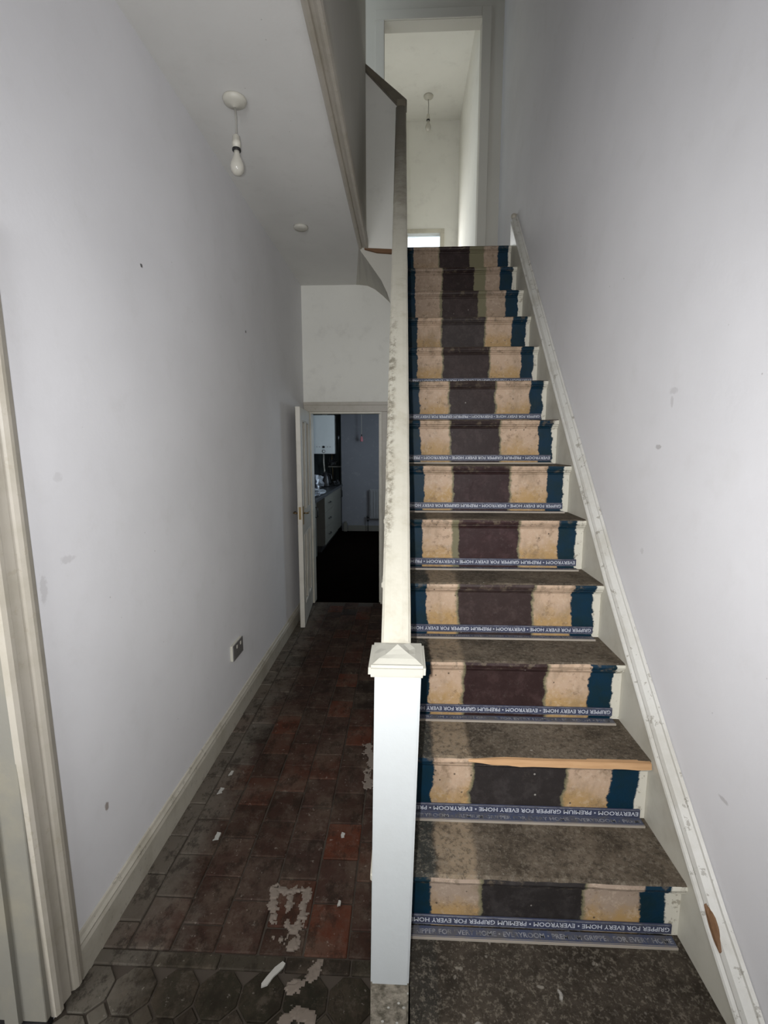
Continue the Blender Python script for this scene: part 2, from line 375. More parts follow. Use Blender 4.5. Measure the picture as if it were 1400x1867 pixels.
# floor slab of the hall, and tiles on it
bm = B(); box(bm, -3.0, 0.80, YB, YF + 0.05, -0.12, -0.007)
floor = struct('floor', bm, m_mortar)
TW, TL = 0.1455, 0.183
def tile_mesh(name, w, l, jit):
    b = B(); box(b, -w / 2 + 0.0025, w / 2 - 0.0025, -l / 2 + 0.0025, l / 2 - 0.0025, -0.02, 0, 0.0035)
    for v in b.verts:
        if v.co.z > -0.01: v.co.z += random.uniform(-jit, jit)
    me = bpy.data.meshes.new(name); b.to_mesh(me); b.free(); return me
fo = ORG['floor']
def lay(name, me, mat, x, y, dz=0.0, rz=0.0, rx=0.0, ry=0.0):
    o = link(name, me, mat, floor, Vector((x, y, dz)) - fo); o.rotation_euler = (rx, ry, rz); return o
variants = [tile_mesh('quarry_tile', TW, TL, 0.0008) for _ in range(4)]
halves = [tile_mesh('half_quarry_tile', TW, TL * 0.49, 0.0008)]
narrow = tile_mesh('cut_quarry_tile', 0.105, TL, 0.0008); narrow_h = tile_mesh('cut_half_tile', 0.105, TL * 0.49, 0.0008)
y_start = 1.313
for c in range(6):
    x = -0.0705 - 0.105 - TW * (c + 0.5) if c < 6 else 0
    y = y_start
    first_half = (c % 2 == 1)
    while y < YF - 0.02:
        l = TL * 0.49 if first_half else TL
        if y + l > YF + 0.06: break
        me = halves[0] if first_half else random.choice(variants)
        lay('quarry_tile', me, m_quarry, x + random.uniform(-.0015, .0015), y + l / 2, random.uniform(-.0025, .001), random.uniform(-.006, .006), random.uniform(-.006, .006), random.uniform(-.006, .006))
        y += l; first_half = False
for k in range(19):                              # the cut column beside the stairs
    l = TL; y = y_start + 0.09 + k * TL
    if k == 0: lay('quarry_tile', narrow_h, m_quarry, -0.0705 - 0.0525, y_start + TL * 0.245)
    if y + l < YF + 0.06: lay('quarry_tile', narrow, m_quarry, -0.0705 - 0.0525, y + l / 2, random.uniform(-.002, .001), random.uniform(-.006, .006))
bstrip = tile_mesh('border_tile', 0.21, 0.05, 0.0006)
for i in range(5): lay('border_tile', bstrip, m_border, -0.95 + 0.105 + i * 0.21 - 0.05, 1.287)
def octa_mesh(r):
    b = B(); pts = [(r * math.cos(PI / 8 + i * PI / 4), r * math.sin(PI / 8 + i * PI / 4)) for i in range(8)]
    prism(b, pts, 2, -0.02, 0.0, 0.002); me = bpy.data.meshes.new('octagon_tile'); bmesh.ops.recalc_face_normals(b, faces=b.faces); b.to_mesh(me); b.free(); return me
P8 = 0.132
oct_me = octa_mesh(P8 / 2 / math.cos(PI / 8) - 0.003); dot_me = tile_mesh('dot_tile', 0.052, 0.052, 0.0004)
for j in range(5):
    for i in range(7):
        x, y = -0.945 + i * P8, 1.195 - j * P8
        lay('octagon_tile', oct_me, m_octag, x, y, random.uniform(-.001, .001))
        if i < 6: lay('dot_tile', dot_me, m_border, x + P8 / 2, y - P8 / 2, 0, PI / 4)
for j in range(4):
    lay('border_tile', tile_mesh('border_tile', 0.06, 0.24, .0006) if j == 0 else bpy.data.meshes['border_tile.001'], m_border, -0.048, 1.13 - j * 0.24)

# left wall with a doorway near the camera
DY0, DY1, DZ = 0.28, 1.10, 2.05
bm = B()
box(bm, XL - 0.15, XL, DY1, YF + 0.15, -0.02, ZC + 0.05); box(bm, XL - 0.15, XL, DY0, DY1, DZ, ZC + 0.05); box(bm, XL - 0.15, XL, YB - 0.1, DY0, -0.02, ZC + 0.05)
struct('wall_left', bm, m_wall_l)
bm = B(); box(bm, XW, XW + 0.15, YB - 0.1, 4.62, -0.02, 5.75); struct('wall_right', bm, m_wall_r)
# far wall with the kitchen doorway
KX0, KX1, KZ = -0.952, -0.223, 1.962
bm = B()
box(bm, XL, KX0, YF, YF + 0.12, -0.02, ZC); box(bm, KX1, -0.06, YF, YF + 0.12, -0.02, ZC); box(bm, KX0, KX1, YF, YF + 0.12, KZ, ZC)
box(bm, -0.06, XW, YF, YF + 0.12, -0.02, 3.02)
struct('wall_far', bm, m_plast)
# hall ceiling and the stairwell opening
bm = B(); box(bm, XL, -0.355, YB, YF, ZC, ZC + 0.14); box(bm, -0.355, XW, YB, 0.55, ZC, ZC + 0.14); struct('ceiling', bm, m_ceil)
bm = B(); box(bm, -0.42, -0.30, 0.55, 3.88, ZC + 0.14, 5.62); box(bm, -0.345, -0.30, 0.55, 3.88, ZC + 0.02, ZC + 0.14); struct('wall_stairwell_left', bm, m_bedwall)
bm = B(); box(bm, -0.30, XW, 0.43, 0.55, ZC + 0.14, 5.62); struct('wall_stairwell_front', bm, m_bedwall)
bm = B(); box(bm, -1.1, XW, 0.43, 4.62, 5.62, 5.74); struct('ceiling_stairwell', bm, m_ceil)
# moulded trim along the stairwell edge
pr = [(-0.362, 3.142), (-0.362, 3.120), (-0.350, 3.112), (-0.338, 3.118), (-0.334, 3.128), (-0.320, 3.122), (-0.306, 3.108), (-0.292, 3.106), (-0.286, 3.116), (-0.286, 3.165), (-0.300, 3.175), (-0.300, 3.158), (-0.346, 3.158), (-0.346, 3.142)]
bm = B(); prism(bm, pr, 1, 0.55, 3.88); struct('trim_1', bm, m_trim)
# rear of the landing: wall with an opening into the back passage
HY, HZ, HX0, HX1 = 4.50, 5.13, -0.195, 0.62
bm = B()
box(bm, -1.1, HX0, HY, HY + 0.12, 3.285, 5.62); box(bm, HX1, XW, HY, HY + 0.12, 3.02, 5.62); box(bm, HX0, HX1, HY, HY + 0.12, HZ, 5.62)
struct('wall_landing_rear', bm, m_bedwall)
bm = B(); box(bm, HX1 - 0.004, HX1 + 0.075, HY - 0.018, HY, 3.08, HZ + 0.075, 0.004); box(bm, HX0 - 0.075, HX1 - 0.004, HY - 0.018, HY, HZ, HZ + 0.075, 0.004); box(bm, HX0 - 0.075, HX0 + 0.004, HY - 0.018, HY, 3.08, HZ, 0.004)
struct('trim_2', bm, m_bedwall)
bm = B(); box(bm, HX1, HX1 + 0.1, HY + 0.12, 6.3, 3.02, 5.5); struct('wall_passage_right', bm, m_plast)
bm = B(); box(bm, -0.75, -0.65, HY + 0.12, 6.3, 3.285, 5.5); struct('wall_passage_left', bm, m_plast)
bm = B(); box(bm, -0.65, HX1, HY + 0.12, 6.2, 5.4, 5.5); struct('ceiling_passage', bm, m_plast)
WX0, WX1, WZ0, WZ1 = -0.42, 0.43, 3.35, 4.165
bm = B(); box(bm, -0.65, WX0, 6.2, 6.3, 3.02, 5.5); box(bm, WX1, HX1, 6.2, 6.3, 3.02, 5.5); box(bm, WX0, WX1, 6.2, 6.3, WZ1, 5.5); box(bm, WX0, WX1, 6.2, 6.3, 3.02, WZ0)
struct('wall_passage_rear', bm, m_plast)
# window in the passage
win = tag(empty('window_1', (0, 6.25, WZ0)), kind='structure')
n = N('frosted_window_pane'); n.b.inputs['Transmission Weight'].default_value = 1.0; m_pane = n.done((0.95, 0.98, 1), 0.25)
bm = B(); box(bm, WX0, WX1, 6.262, 6.268, WZ0, WZ1); obj('pane', bm, m_pane, win)
bm = B(); box(bm, WX0 - 0.03, WX1 + 0.03, 6.18, 6.2, WZ1, WZ1 + 0.05, 0.004); box(bm, WX0 - 0.03, WX0 + 0.03, 6.18, 6.26, WZ0, WZ1, 0.003); box(bm, WX1 - 0.02, WX1 + 0.03, 6.18, 6.26, WZ0, WZ1, 0.003); box(bm, -0.02, 0.02, 6.23, 6.26, WZ0, WZ1)
obj('window_frame', bm, m_cream, win)
# landing floors
bm = B(); box(bm, -0.03, XW, 3.79, YF + 0.13, 3.022, 3.076); box(bm, -0.65, HX1, YF + 0.13, 6.2, 2.95, 3.076); struct('floor_landing', bm, m_tread)
bm = B(); box(bm, -1.1, -0.34, 3.88, YF + 0.13, 3.29, 3.42); struct('floor_upper_landing', bm, m_tread)
bm = B(); box(bm, -1.2, -1.1, 3.8, HY, 3.29, 5.62); struct('wall_upper_landing', bm, m_bedwall)

# soffit under the landing corner: curved plaster, with its face towards the hall
near = [(-0.362, 3.138), (-0.345, 3.10), (-0.300, 3.04), (-0.245, 2.965), (-0.190, 2.89), (-0.145, 2.80), (-0.115, 2.715)]
far = [(-0.470, 3.139), (-0.440, 3.138), (-0.36, 3.128), (-0.29, 3.095), (-0.22, 3.04), (-0.16, 2.985), (-0.115, 2.94)]
bm = B(); Yn, Yf = 3.88, YF
va = [bm.verts.new((x, Yn, z)) for x, z in near]; vb = [bm.verts.new((x, Yf, z)) for x, z in far]
for i in range(6): bm.faces.new((va[i], va[i + 1], vb[i + 1], vb[i]))
tl, tr = bm.verts.new((-0.362, Yn, 3.175)), bm.verts.new((-0.06, Yn, 3.175)); br = bm.verts.new((-0.06, Yn, 2.66)); bf = bm.verts.new((-0.06, Yf, 2.90))
bm.faces.new(va[::-1] + [tl, tr, br]); bm.faces.new((va[6], br, bf, vb[6]))
tf, tfr = bm.verts.new((-0.47, Yf, 3.175)), bm.verts.new((-0.06, Yf, 3.175))
bm.faces.new((tr, tl, tf, tfr)); bm.faces.new((br, tr, tfr, bf)); bm.faces.new((tl, va[0], vb[0], tf))
bm.faces.new(vb + [bf, tfr, tf])
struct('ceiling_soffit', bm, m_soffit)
# spandrel wall under the stairs (seen edge-on)
def L(y): return 0.4394 + (y - 1.165) * 1.0219
bm = B(); prism(bm, [(1.11, 0), (YF, 0), (YF, 2.9), (3.9, 2.66), (3.78, L(3.78) - 0.362), (1.42, L(1.42) - 0.362), (1.11, 0.02)], 0, -0.066, -0.03); struct('wall_spandrel', bm, m_plast)
# front wall behind the camera with the front door, its glazing sized for the fill light
bm = B(); box(bm, XL, -0.87, YB - 0.1, YB, -0.02, ZC); box(bm, -0.03, XW, YB - 0.1, YB, -0.02, ZC); box(bm, -0.87, -0.03, YB - 0.1, YB, 2.6, ZC); struct('wall_front', bm, m_plast)
fd = tag(empty('door_3', (-0.45, YB - 0.05, 0)), kind='structure')
bm = B(); box(bm, -0.865, -0.035, YB - 0.07, YB - 0.03, 0.0, 1.55, 0.003); box(bm, -0.865, -0.80, YB - 0.07, YB - 0.03, 1.55, 2.58); box(bm, -0.10, -0.035, YB - 0.07, YB - 0.03, 1.55, 2.58); box(bm, -0.80, -0.10, YB - 0.07, YB - 0.03, 2.5, 2.58); obj('leaf', bm, m_door, fd)
bm = B(); box(bm, -0.80, -0.10, YB - 0.055, YB - 0.045, 1.55, 2.5); obj('pane', bm, m_pane, fd)
# front room seen through the left doorway
bm = B(); box(bm, -3.0, XL - 0.15, 1.55, 1.65, 0, 3.1); box(bm, -3.1, -3.0, YB, 1.65, 0, 3.1); box(bm, -3.0, -2.85, YB - 0.1, YB, 0, 3.1); box(bm, -1.45, XL - 0.15, YB - 0.1, YB, 0, 3.1); box(bm, -2.85, -1.45, YB - 0.1, YB, 0, 0.8); box(bm, -2.85, -1.45, YB - 0.1, YB, 2.4, 3.1); struct('wall_front_room', bm, m_bedwall)
bm = B(); box(bm, -3.0, XL - 0.15, YB, 1.55, 3.1, 3.2); struct('ceiling_front_room', bm, m_ceil)

fw = tag(empty('window_3', (-2.15, YB - 0.05, 0.8)), kind='structure')  # unseen window added around the front-room fill light
bm = B(); box(bm, -2.85, -1.45, YB - 0.055, YB - 0.05, 0.8, 2.4); obj('pane', bm, m_pane, fw)
# skirting on the left wall
pr = [(XL, -0.005), (XL + 0.020, -0.005), (XL + 0.020, 0.095), (XL + 0.016, 0.108), (XL + 0.017, 0.114), (XL + 0.010, 0.124), (XL + 0.006, 0.134), (XL, 0.136)]
bm = B(); prism(bm, pr, 1, 1.216, YF); struct('baseboard_left', bm, paint('skirting_paint', (0.50, 0.47, 0.40), chips=0.35, chipc=(0.13, 0.11, 0.08), dirt=0.5))
# architrave and lining of the near doorway in the left wall
ar = tag(empty('door_1', (XL, 1.15, 0)), kind='structure')
def lean(y, z): return y - 0.035 * (z / 1.5) + 0.012
prof = [(0.0, 0.0), (0.0, 0.018), (0.010, 0.024), (0.022, 0.024), (0.026, 0.014), (0.034, 0.016), (0.058, 0.020), (0.064, 0.012), (0.070, 0.024), (0.080, 0.030), (0.090, 0.030), (0.112, 0.022), (0.114, 0.0)]
bm = B()
sweep(bm, [(XL, lean(1.095, z), z) for z in (0.015, 0.7, 1.4, 2.16)], lambda i: [(h, y, 0) for y, h in prof]); obj('architrave', bm, m_trim, ar)
bm = B(); box(bm, XL, XL + 0.024, DY0 - 0.11, 1.058, DZ - 0.004, DZ + 0.108, 0.004); obj('head_architrave', bm, m_trim, ar)
bm = B(); box(bm, XL, XL + 0.024, DY0 - 0.11, DY0 + 0.004, 0.0, DZ - 0.004, 0.004); obj('architrave', bm, m_trim, ar)
bm = B(); box(bm, XL - 0.15, XL + 0.004, DY1 - 0.012, DY1 + 0.01, 0.022, DZ, 0.002)
obj('lining', bm, paint('grey_jamb_paint', (0.22, 0.21, 0.18), dirt=0.5), ar)
bm = B(); box(bm, XL - 0.105, XL - 0.065, DY1 - 0.026, DY1 - 0.012, 0.022, DZ); obj('door_stop', bm, bpy.data.materials['grey_jamb_paint'], ar)
bm = B(); box(bm, XL - 0.16, XL + 0.003, DY1 - 0.016, DY1 + 0.012, -0.006, 0.022); obj('dark_gap_filler', bm, m_black, ar)  # solid black strip paints the shade of the gap under the lining
bm = B(); box(bm, XL - 0.15, XL + 0.004, DY0, DY1 - 0.012, DZ - 0.02, DZ); box(bm, XL - 0.15, XL + 0.004, DY0, DY0 + 0.02, 0, DZ - 0.02); obj('lining', bm, m_cream, ar)

# kitchen door frame and open leaf
fr = tag(empty('trim_3', ((KX0 + KX1) / 2, YF, 0)), kind='structure')
for nm, a in (('head_architrave', (XL + 0.002, KX1 + 0.078, KZ - 0.004, KZ + 0.088)), ('side_architrave', (KX1 - 0.006, KX1 + 0.078, 0, KZ - 0.004)), ('side_architrave', (XL + 0.002, KX0 + 0.006, 0, KZ - 0.004))):
    bm = B(); box(bm, a[0], a[1], YF - 0.016, YF, a[2], a[3], 0.003)
    if nm == 'head_architrave': box(bm, a[0], a[1] - 0.004, YF - 0.024, YF - 0.014, a[3] - 0.03, a[3], 0.003)
    elif a[0] > -0.5: box(bm, a[1] - 0.03, a[1], YF - 0.024, YF - 0.014, 0, a[3], 0.003)
    obj(nm, bm, m_trim, fr)
bm = B(); box(bm, KX1 - 0.022, KX1, YF, YF + 0.12, 0, KZ); obj('lining', bm, m_cream, fr)
bm = B(); box(bm, KX0, KX0 + 0.022, YF, YF + 0.12, 0, KZ); obj('lining', bm, m_cream, fr)
bm = B(); box(bm, KX0 + 0.022, KX1 - 0.022, YF, YF + 0.12, KZ - 0.022, KZ); obj('lining', bm, m_cream, fr)
bm = B(); box(bm, KX1 - 0.036, KX1 - 0.022, YF + 0.05, YF + 0.075, 0, KZ - 0.022); obj('door_stop', bm, m_cream, fr)

LX0, LX1, LY0, LY1 = -0.986, -0.945, 4.062, 4.752
dr = tag(empty('door_2', (LX0, LY1, 0)), kind='structure')
ZT = 1.955
def dpart(nm, y0, y1, z0, z1, x0=LX0, x1=LX1, bev=0.003, mat=m_door, par=None):
    bm = B(); box(bm, x0, x1, y0, y1, z0, z1, bev); return obj(nm, bm, mat, par or dr)
sw = 0.105
dpart('stile', LY0, LY0 + sw, 0.008, ZT); dpart('stile', LY1 - sw, LY1, 0.008, ZT)
ym = (LY0 + LY1) / 2
for z0, z1 in ((0.008, 0.20), (0.84, 1.04), (ZT - 0.11, ZT)): dpart('rail', LY0 + sw, LY1 - sw, z0, z1)
for z0, z1 in ((0.20, 0.84), (1.04, ZT - 0.11)):
    dpart('muntin', ym - 0.045, ym + 0.045, z0, z1)
    for a, b in ((LY0 + sw, ym - 0.045), (ym + 0.045, LY1 - sw)):
        pn = dpart('panel', a, b, z0, z1, LX0 + 0.013, LX1 - 0.013, 0)
        bm = B()
        for (ya, yb, za, zb) in ((a, a + 0.014, z0, z1), (b - 0.014, b, z0, z1), (a + 0.014, b - 0.014, z0, z0 + 0.014), (a + 0.014, b - 0.014, z1 - 0.014, z1)):
            box(bm, LX1 - 0.013, LX1 + 0.004, ya, yb, za, zb, 0.004); box(bm, LX0 - 0.004, LX0 + 0.013, ya, yb, za, zb, 0.004)
        obj('moulding', bm, m_door, pn)
for s, x in ((1, LX1), (-1, LX0)):
    bm = B(); box(bm, min(x, x + s * 0.006), max(x, x + s * 0.006), LY0 + 0.03, LY0 + 0.072, 0.94, 1.10, 0.002)
    pl = obj('back_plate', bm, m_brass, dr)
    bm = B(); tube(bm, [(x + s * 0.004, LY0 + 0.05, 1.04), (x + s * 0.034, LY0 + 0.05, 1.04), (x + s * 0.042, LY0 + 0.058, 1.04), (x + s * 0.043, LY0 + 0.15, 1.037)], 0.008)
    obj('lever', bm, m_brass, pl, True)
bm = B(); box(bm, LX0 + 0.010, LX1 - 0.010, LY0 - 0.002, LY0 + 0.002, 0.99, 1.10); obj('latch_plate', bm, m_brass, dr)
for z in (0.25, 1.65):
    bm = B(); tube(bm, [(LX0 + 0.0, LY1 + 0.008, z), (LX0 + 0.0, LY1 + 0.008, z + 0.08)], 0.007); obj('hinge', bm, m_brass, dr)

dr.rotation_euler.z = 0.087

# ------------------------------------------------------------------ staircase
G = 0.215
def noseY(k): return 0.945 if k == 0 else 1.165 + (k - 1) * G            # k = 0 bottom step ... 13 landing
def treadZ(k): return {0: 0.275, 1: 0.4535, 2: 0.6615}.get(k, 0.4394 + 0.2197 * (k - 1))
SX0, SX1 = -0.028, 0.768
st = tag(empty('staircase', (0.37, 1.0, 0)), 'steep wooden staircase with blue, peach and maroon painted bands on its risers', 'staircase')
rmats = [risermat(k, treadZ(k), treadZ(k + 1) - 0.028) for k in range(13)]
TT = 0.026
for k in range(14):
    y0 = noseY(k); z = treadZ(k); y1 = (noseY(k + 1) + 0.03) if k < 13 else 3.80
    if k == 0: y1 = noseY(1) + 0.03
    fm = rmats[k - 1] if k > 0 else m_tread0
    bm = B(); nx = 26; xs0 = 0.021 if k == 0 else SX0
    # rounded, slightly worn nosing: profile swept along x
    rings = []
    for i in range(nx + 1):
        x = xs0 + (SX1 - xs0) * i / nx
        wy = 0.004 * mnoise.noise((x * 9, k * 3.1, 0)) + 0.002 * mnoise.noise((x * 31, k, 5)); wz = 0.002 * mnoise.noise((x * 12, k * 2.3, 9))
        if k == 2 and x > 0.2: wy += 0.006
        P = [(y1, z), (y0 + 0.06, z), (y0 + 0.012, z + wz), (y0 + 0.003 + wy, z - 0.004 + wz), (y0 + wy, z - 0.013), (y0 + 0.004 + wy, z - TT + 0.003), (y0 + 0.012, z - TT), (y1, z - TT)]
        rings.append([bm.verts.new((x, a, b)) for a, b in P])
    for a, b in zip(rings, rings[1:]):
        for i in range(8):
            f = bm.faces.new((a[i], b[i], b[(i + 1) % 8], a[(i + 1) % 8]))
            f.material_index = 1 if i in (3, 4, 5) else 0
    bm.faces.new(rings[0]); bm.faces.new(rings[-1][::-1])
    t = obj('tread', bm, [m_tread0 if k == 0 else m_tread, fm], st)
    if k > 0 and k < 13:
        bm = B(); box(bm, -0.089, SX0, y0 + 0.002, y0 + 0.135, z - TT, z - 0.001, 0.005); obj('return_nosing', bm, m_cream, t)
    if k == 2:                                  # split, freshly bare front edge
        bm = B(); vs_ = []
        top, bot = [], []
        for i in range(15):
            x = 0.205 + (SX1 - 0.004 - 0.205) * i / 14
            j = 0.004 * mnoise.noise((x * 20, 1, 2)); e = min(1, i / 3.0)
            top.append((x, y0 + 0.004 - 0.004 * e + j * 0.4, z - 0.001 - 0.006 * (1 - e) + abs(j) * 0.6)); bot.append((x, y0 - 0.004 * e, z - 0.012 - 0.008 * e + j))
        for a in (top, bot): vs_.append([bm.verts.new(p) for p in a])
        back = [[bm.verts.new((p[0], y0 + 0.016, p[2])) for p in a] for a in (top, bot)]
        for i in range(14):
            bm.faces.new((vs_[0][i], vs_[0][i + 1], vs_[1][i + 1], vs_[1][i])); bm.faces.new((back[0][i], back[1][i], back[1][i + 1], back[0][i + 1]))
            bm.faces.new((vs_[0][i], back[0][i], back[0][i + 1], vs_[0][i + 1])); bm.faces.new((vs_[1][i], vs_[1][i + 1], back[1][i + 1], back[1][i]))
        bm.faces.new((vs_[0][0], vs_[1][0], back[1][0], back[0][0])); bm.faces.new((vs_[0][-1], back[0][-1], back[1][-1], vs_[1][-1]))
        tag(obj('splintered_edge', bm, m_bare, t), 'bare orange wood along the split nosing')
for k in range(13):
    yr = noseY(k + 1) + 0.026; z0, z1 = treadZ(k), treadZ(k + 1) - TT
    bm = B(); nx = 12
    fr_ = [[bm.verts.new((SX0 + (SX1 - SX0) * i / nx, yr + 0.0015 * mnoise.noise((i * 0.9, k * 4.2, j)), z0 + (z1 - z0) * j / 3)) for j in range(4)] for i in range(nx + 1)]
    bk = [[bm.verts.new((v.co.x, yr + 0.02, v.co.z)) for v in colm] for colm in fr_]
    for i in range(nx):
        for j in range(3):
            bm.faces.new((fr_[i][j], fr_[i + 1][j], fr_[i + 1][j + 1], fr_[i][j + 1])); bm.faces.new((bk[i][j], bk[i][j + 1], bk[i + 1][j + 1], bk[i + 1][j]))
        bm.faces.new((fr_[i][0], bk[i][0], bk[i + 1][0], fr_[i + 1][0])); bm.faces.new((fr_[i][3], fr_[i + 1][3], bk[i + 1][3], bk[i][3]))
    rs = obj('riser', bm, rmats[k], st)
    # cove moulding under the nosing
    c = 0.017; pr = [(yr + 0.001, z1), (yr - c, z1), (yr - c, z1 - 0.004), (yr - c * 0.55, z1 - c * 0.5), (yr - 0.004, z1 - c), (yr + 0.001, z1 - c - 0.001)]
    bm = B(); prism(bm, pr, 0, SX0, SX1); obj('scotia_moulding', bm, rmats[k], rs)
bm = B(); box(bm, 0.021, SX1, noseY(0) + 0.03, noseY(0) + 0.05, 0, treadZ(0) - TT); obj('riser', bm, m_tread0, st)

# carpet gripper strips with their print
WORDS = 'EVERYROOM \u2022 PREMIUM GRIPPER FOR EVERY HOME \u2022 '
dg = None
def text_mesh(s, size):
    cu = bpy.data.curves.new('print', 'FONT'); cu.body = s; cu.size = size; cu.resolution_u = 2; cu.align_x = 'LEFT'; cu.offset = size * 0.012
    o = bpy.data.objects.new('print', cu); col.objects.link(o)
    d = bpy.context.evaluated_depsgraph_get(); d.update()
    me = bpy.data.meshes.new_from_object(o.evaluated_get(d))
    bpy.data.objects.remove(o); bpy.data.curves.remove(cu)
    xs = [v.co.x for v in me.vertices]
    if xs:
        a, b_ = min(xs), max(xs)
        for v in me.vertices: v.co.x -= (a + b_) / 2
        me['w'] = b_ - a
    return me
def print_for(start, width, size):
    """the running print cut to the strip's width"""
    key = (start % len(WORDS), round(width, 2))
    if key in PR: return PR[key]
    s = (WORDS * 4)[start % len(WORDS):]
    nch = 67 if start == 20 else 62
    me = text_mesh(s[:nch].strip(), size)
    f_ = width / me['w']
    for v in me.vertices: v.co.x *= f_
    PR[key] = me
    return me
PR = {}
CAP = 0.0135
START_R = [20, 0, 20, 20, 0, 20, 0, 20, 0]      # where the print starts, riser strips (seen upside down from the right end)
START_T = [20, 0, 0, 20, 0, 20, 0, 20, 0]
for k in range(9):
    yr = noseY(k + 1) + 0.026; z = treadZ(k)
    x0, x1 = SX0 + 0.045, {0: 0.748, 1: 0.752}.get(k, 0.742)
    skew = random.uniform(-0.004, 0.004)
    gap = {0: 0.008, 1: 0.003}.get(k, 0.014)
    ps = START_R[k]
    for nm, upright in (('gripper_strip', False), ('gripper_strip', True)):
        bm = B()
        if upright: box(bm, x0, x1, yr - 0.040, yr - 0.008, z + 0.0002, z + 0.0065, 0.001)
        else: box(bm, x0, x1, yr - 0.0065, yr - 0.0012, z + gap, z + gap + 0.030, 0.001)
        sp = obj(nm, bm, m_stripd if upright else m_strip, st)
        me = print_for(START_T[k] if upright else ps, x1 - x0 - 0.012, CAP / 0.7)
        t = bpy.data.objects.new('lettering', me.copy()); col.objects.link(t); t.data.materials.clear(); t.data.materials.append(m_printd if upright else m_print); t.parent = sp
        xc = (x0 + x1) / 2; o0 = ORG[sp.name]
        if upright:
            t.location = Vector((xc, yr - 0.0305, z + 0.0067)) - o0
        else:
            t.location = Vector((xc, yr - 0.0067, z + gap + 0.0215)) - o0; t.rotation_euler = (math.radians(90), math.radians(180), 0)
        bm = B()
        if upright: box(bm, x0, x1, yr - 0.0425, yr - 0.040, z + 0.0002, z + 0.0068); box(bm, x0, x1, yr - 0.0375, yr - 0.0365, z + 0.006, z + 0.0068)
        else: box(bm, x0, x1, yr - 0.0069, yr - 0.006, z + gap + 0.0272, z + gap + 0.0284); box(bm, x0, x1, yr - 0.0069, yr - 0.006, z + gap + 0.0012, z + gap + 0.002)
        obj('edge_line', bm, m_stripedge if upright else m_printd, sp)

# wall string and its capping on the right
SP = [(0.78, 0.19), (0.943, 0.333), (1.063, 0.432), (1.345, 0.690), (1.785, 1.120), (2.6, 1.985), (3.627, 3.100), (3.745, 3.225)]
bm = B(); prism(bm, [(0.78, 0.0)] + SP + [(3.80, 3.225), (3.80, 2.6), (1.4, 0.0)], 0, SX1, XW); obj('wall_string', bm, m_string, st)
cp = [(0.0, SX1 + 0.001), (0.0, SX1 - 0.010), (0.006, SX1 - 0.013), (0.012, SX1 - 0.010), (0.015, SX1 - 0.002), (0.026, SX1 - 0.004), (0.040, SX1 + 0.002), (0.050, SX1 + 0.014), (0.053, SX1 + 0.020), (0.060, SX1 + 0.022), (0.066, XW - 0.002), (0.02, XW - 0.001)]
def fine(path, m=5):
    out = []
    for a, b in zip(path, path[1:]):
        for i in range(m): out.append((a[0] + (b[0] - a[0]) * i / m, a[1] + (b[1] - a[1]) * i / m))
    return out + [path[-1]]
bm = B(); sweep(bm, [(0, y, z - 0.004) for y, z in fine(SP)], lambda i: [(x, 0, u) for u, x in cp]); cap = obj('string_capping', bm, m_stringcap, st)
bm = B(); lathe(bm, [(0.001, 0), (0.016, 0.003), (0.021, 0.016), (0.017, 0.03), (0.006, 0.037)], (SX1 + 0.008, 3.745, 3.25), 12); obj('capping_stop', bm, m_trim, cap, True)
# chipped bare patch in the capping
bm = B()
cps = []
for q in range(9):
    y = 1.022 + 0.0085 * q; zb = 0.333 + (y - 0.943) * 0.825 - 0.004 if y < 1.063 else 0.432 + (y - 1.063) * 0.915 - 0.004
    w = 0.013 * math.sin(PI * (q + 0.6) / 9.2) + 0.002 * mnoise.noise((q * 1.7, 3, 1))
    cps.append((y, zb + 0.031, w))
sweep(bm, [(SX1 - 0.001, y, z) for y, z, w in cps], lambda i: [(-0.006, 0, -cps[i][2]), (-0.0045, 0, 0), (0.002, 0, cps[i][2]), (0.012, 0, cps[i][2]), (0.012, 0, -cps[i][2])])
tag(obj('chipped_patch', bm, m_brownedge, cap), 'bare brown timber where the capping is chipped')
# outer string below the balustrade, boarded balustrade, handrail
bm = B(); prism(bm, [(1.104, L(1.104) - 0.34), (1.104, L(1.104) + 0.0), (1.165, 0.425), (3.72, L(3.72) - 0.03), (3.78, 3.04), (3.78, L(3.78) - 0.36), (1.42, L(1.42) - 0.36)], 0, -0.062, SX0 - 0.001); obj('outer_string', bm, m_cream, st)

R0, R1 = Vector((-0.0187, 1.106, 1.1615)), Vector((-0.0415, 3.735, 4.005))
bal = tag(empty('balustrade', (-0.03, 1.1, 0.3)), 'cream handrail with a grimy worn top above a boarded balustrade', 'balustrade')
bm = B()
def rp(i):
    w, h = 0.036, 0.05
    return [(-w, 0, -h), (-w, 0, -0.012), (-w * 0.82, 0, -0.003), (-w * 0.4, 0, 0.002), (w * 0.4, 0, 0.002), (w * 0.82, 0, -0.003), (w, 0, -0.012), (w, 0, -h)]
sweep(bm, [R0.lerp(R1, i / 40) + Vector((0.0015 * mnoise.noise((i * .7, 0, 3)), 0, 0.002 * mnoise.noise((i * .5, 2, 0)))) for i in range(41)], rp); obj('handrail', bm, m_rail, bal)
def railz(y): return R0.z + (y - R0.y) / (R1.y - R0.y) * (R1.z - R0.z)
bm = B(); prism(bm, [(1.116, L(1.116) + 0.02), (3.72, L(3.72) + 0.0), (3.72, railz(3.72) - 0.045), (1.116, railz(1.116) - 0.045)], 0, -0.046, -0.034); obj('board', bm, m_cream, bal)

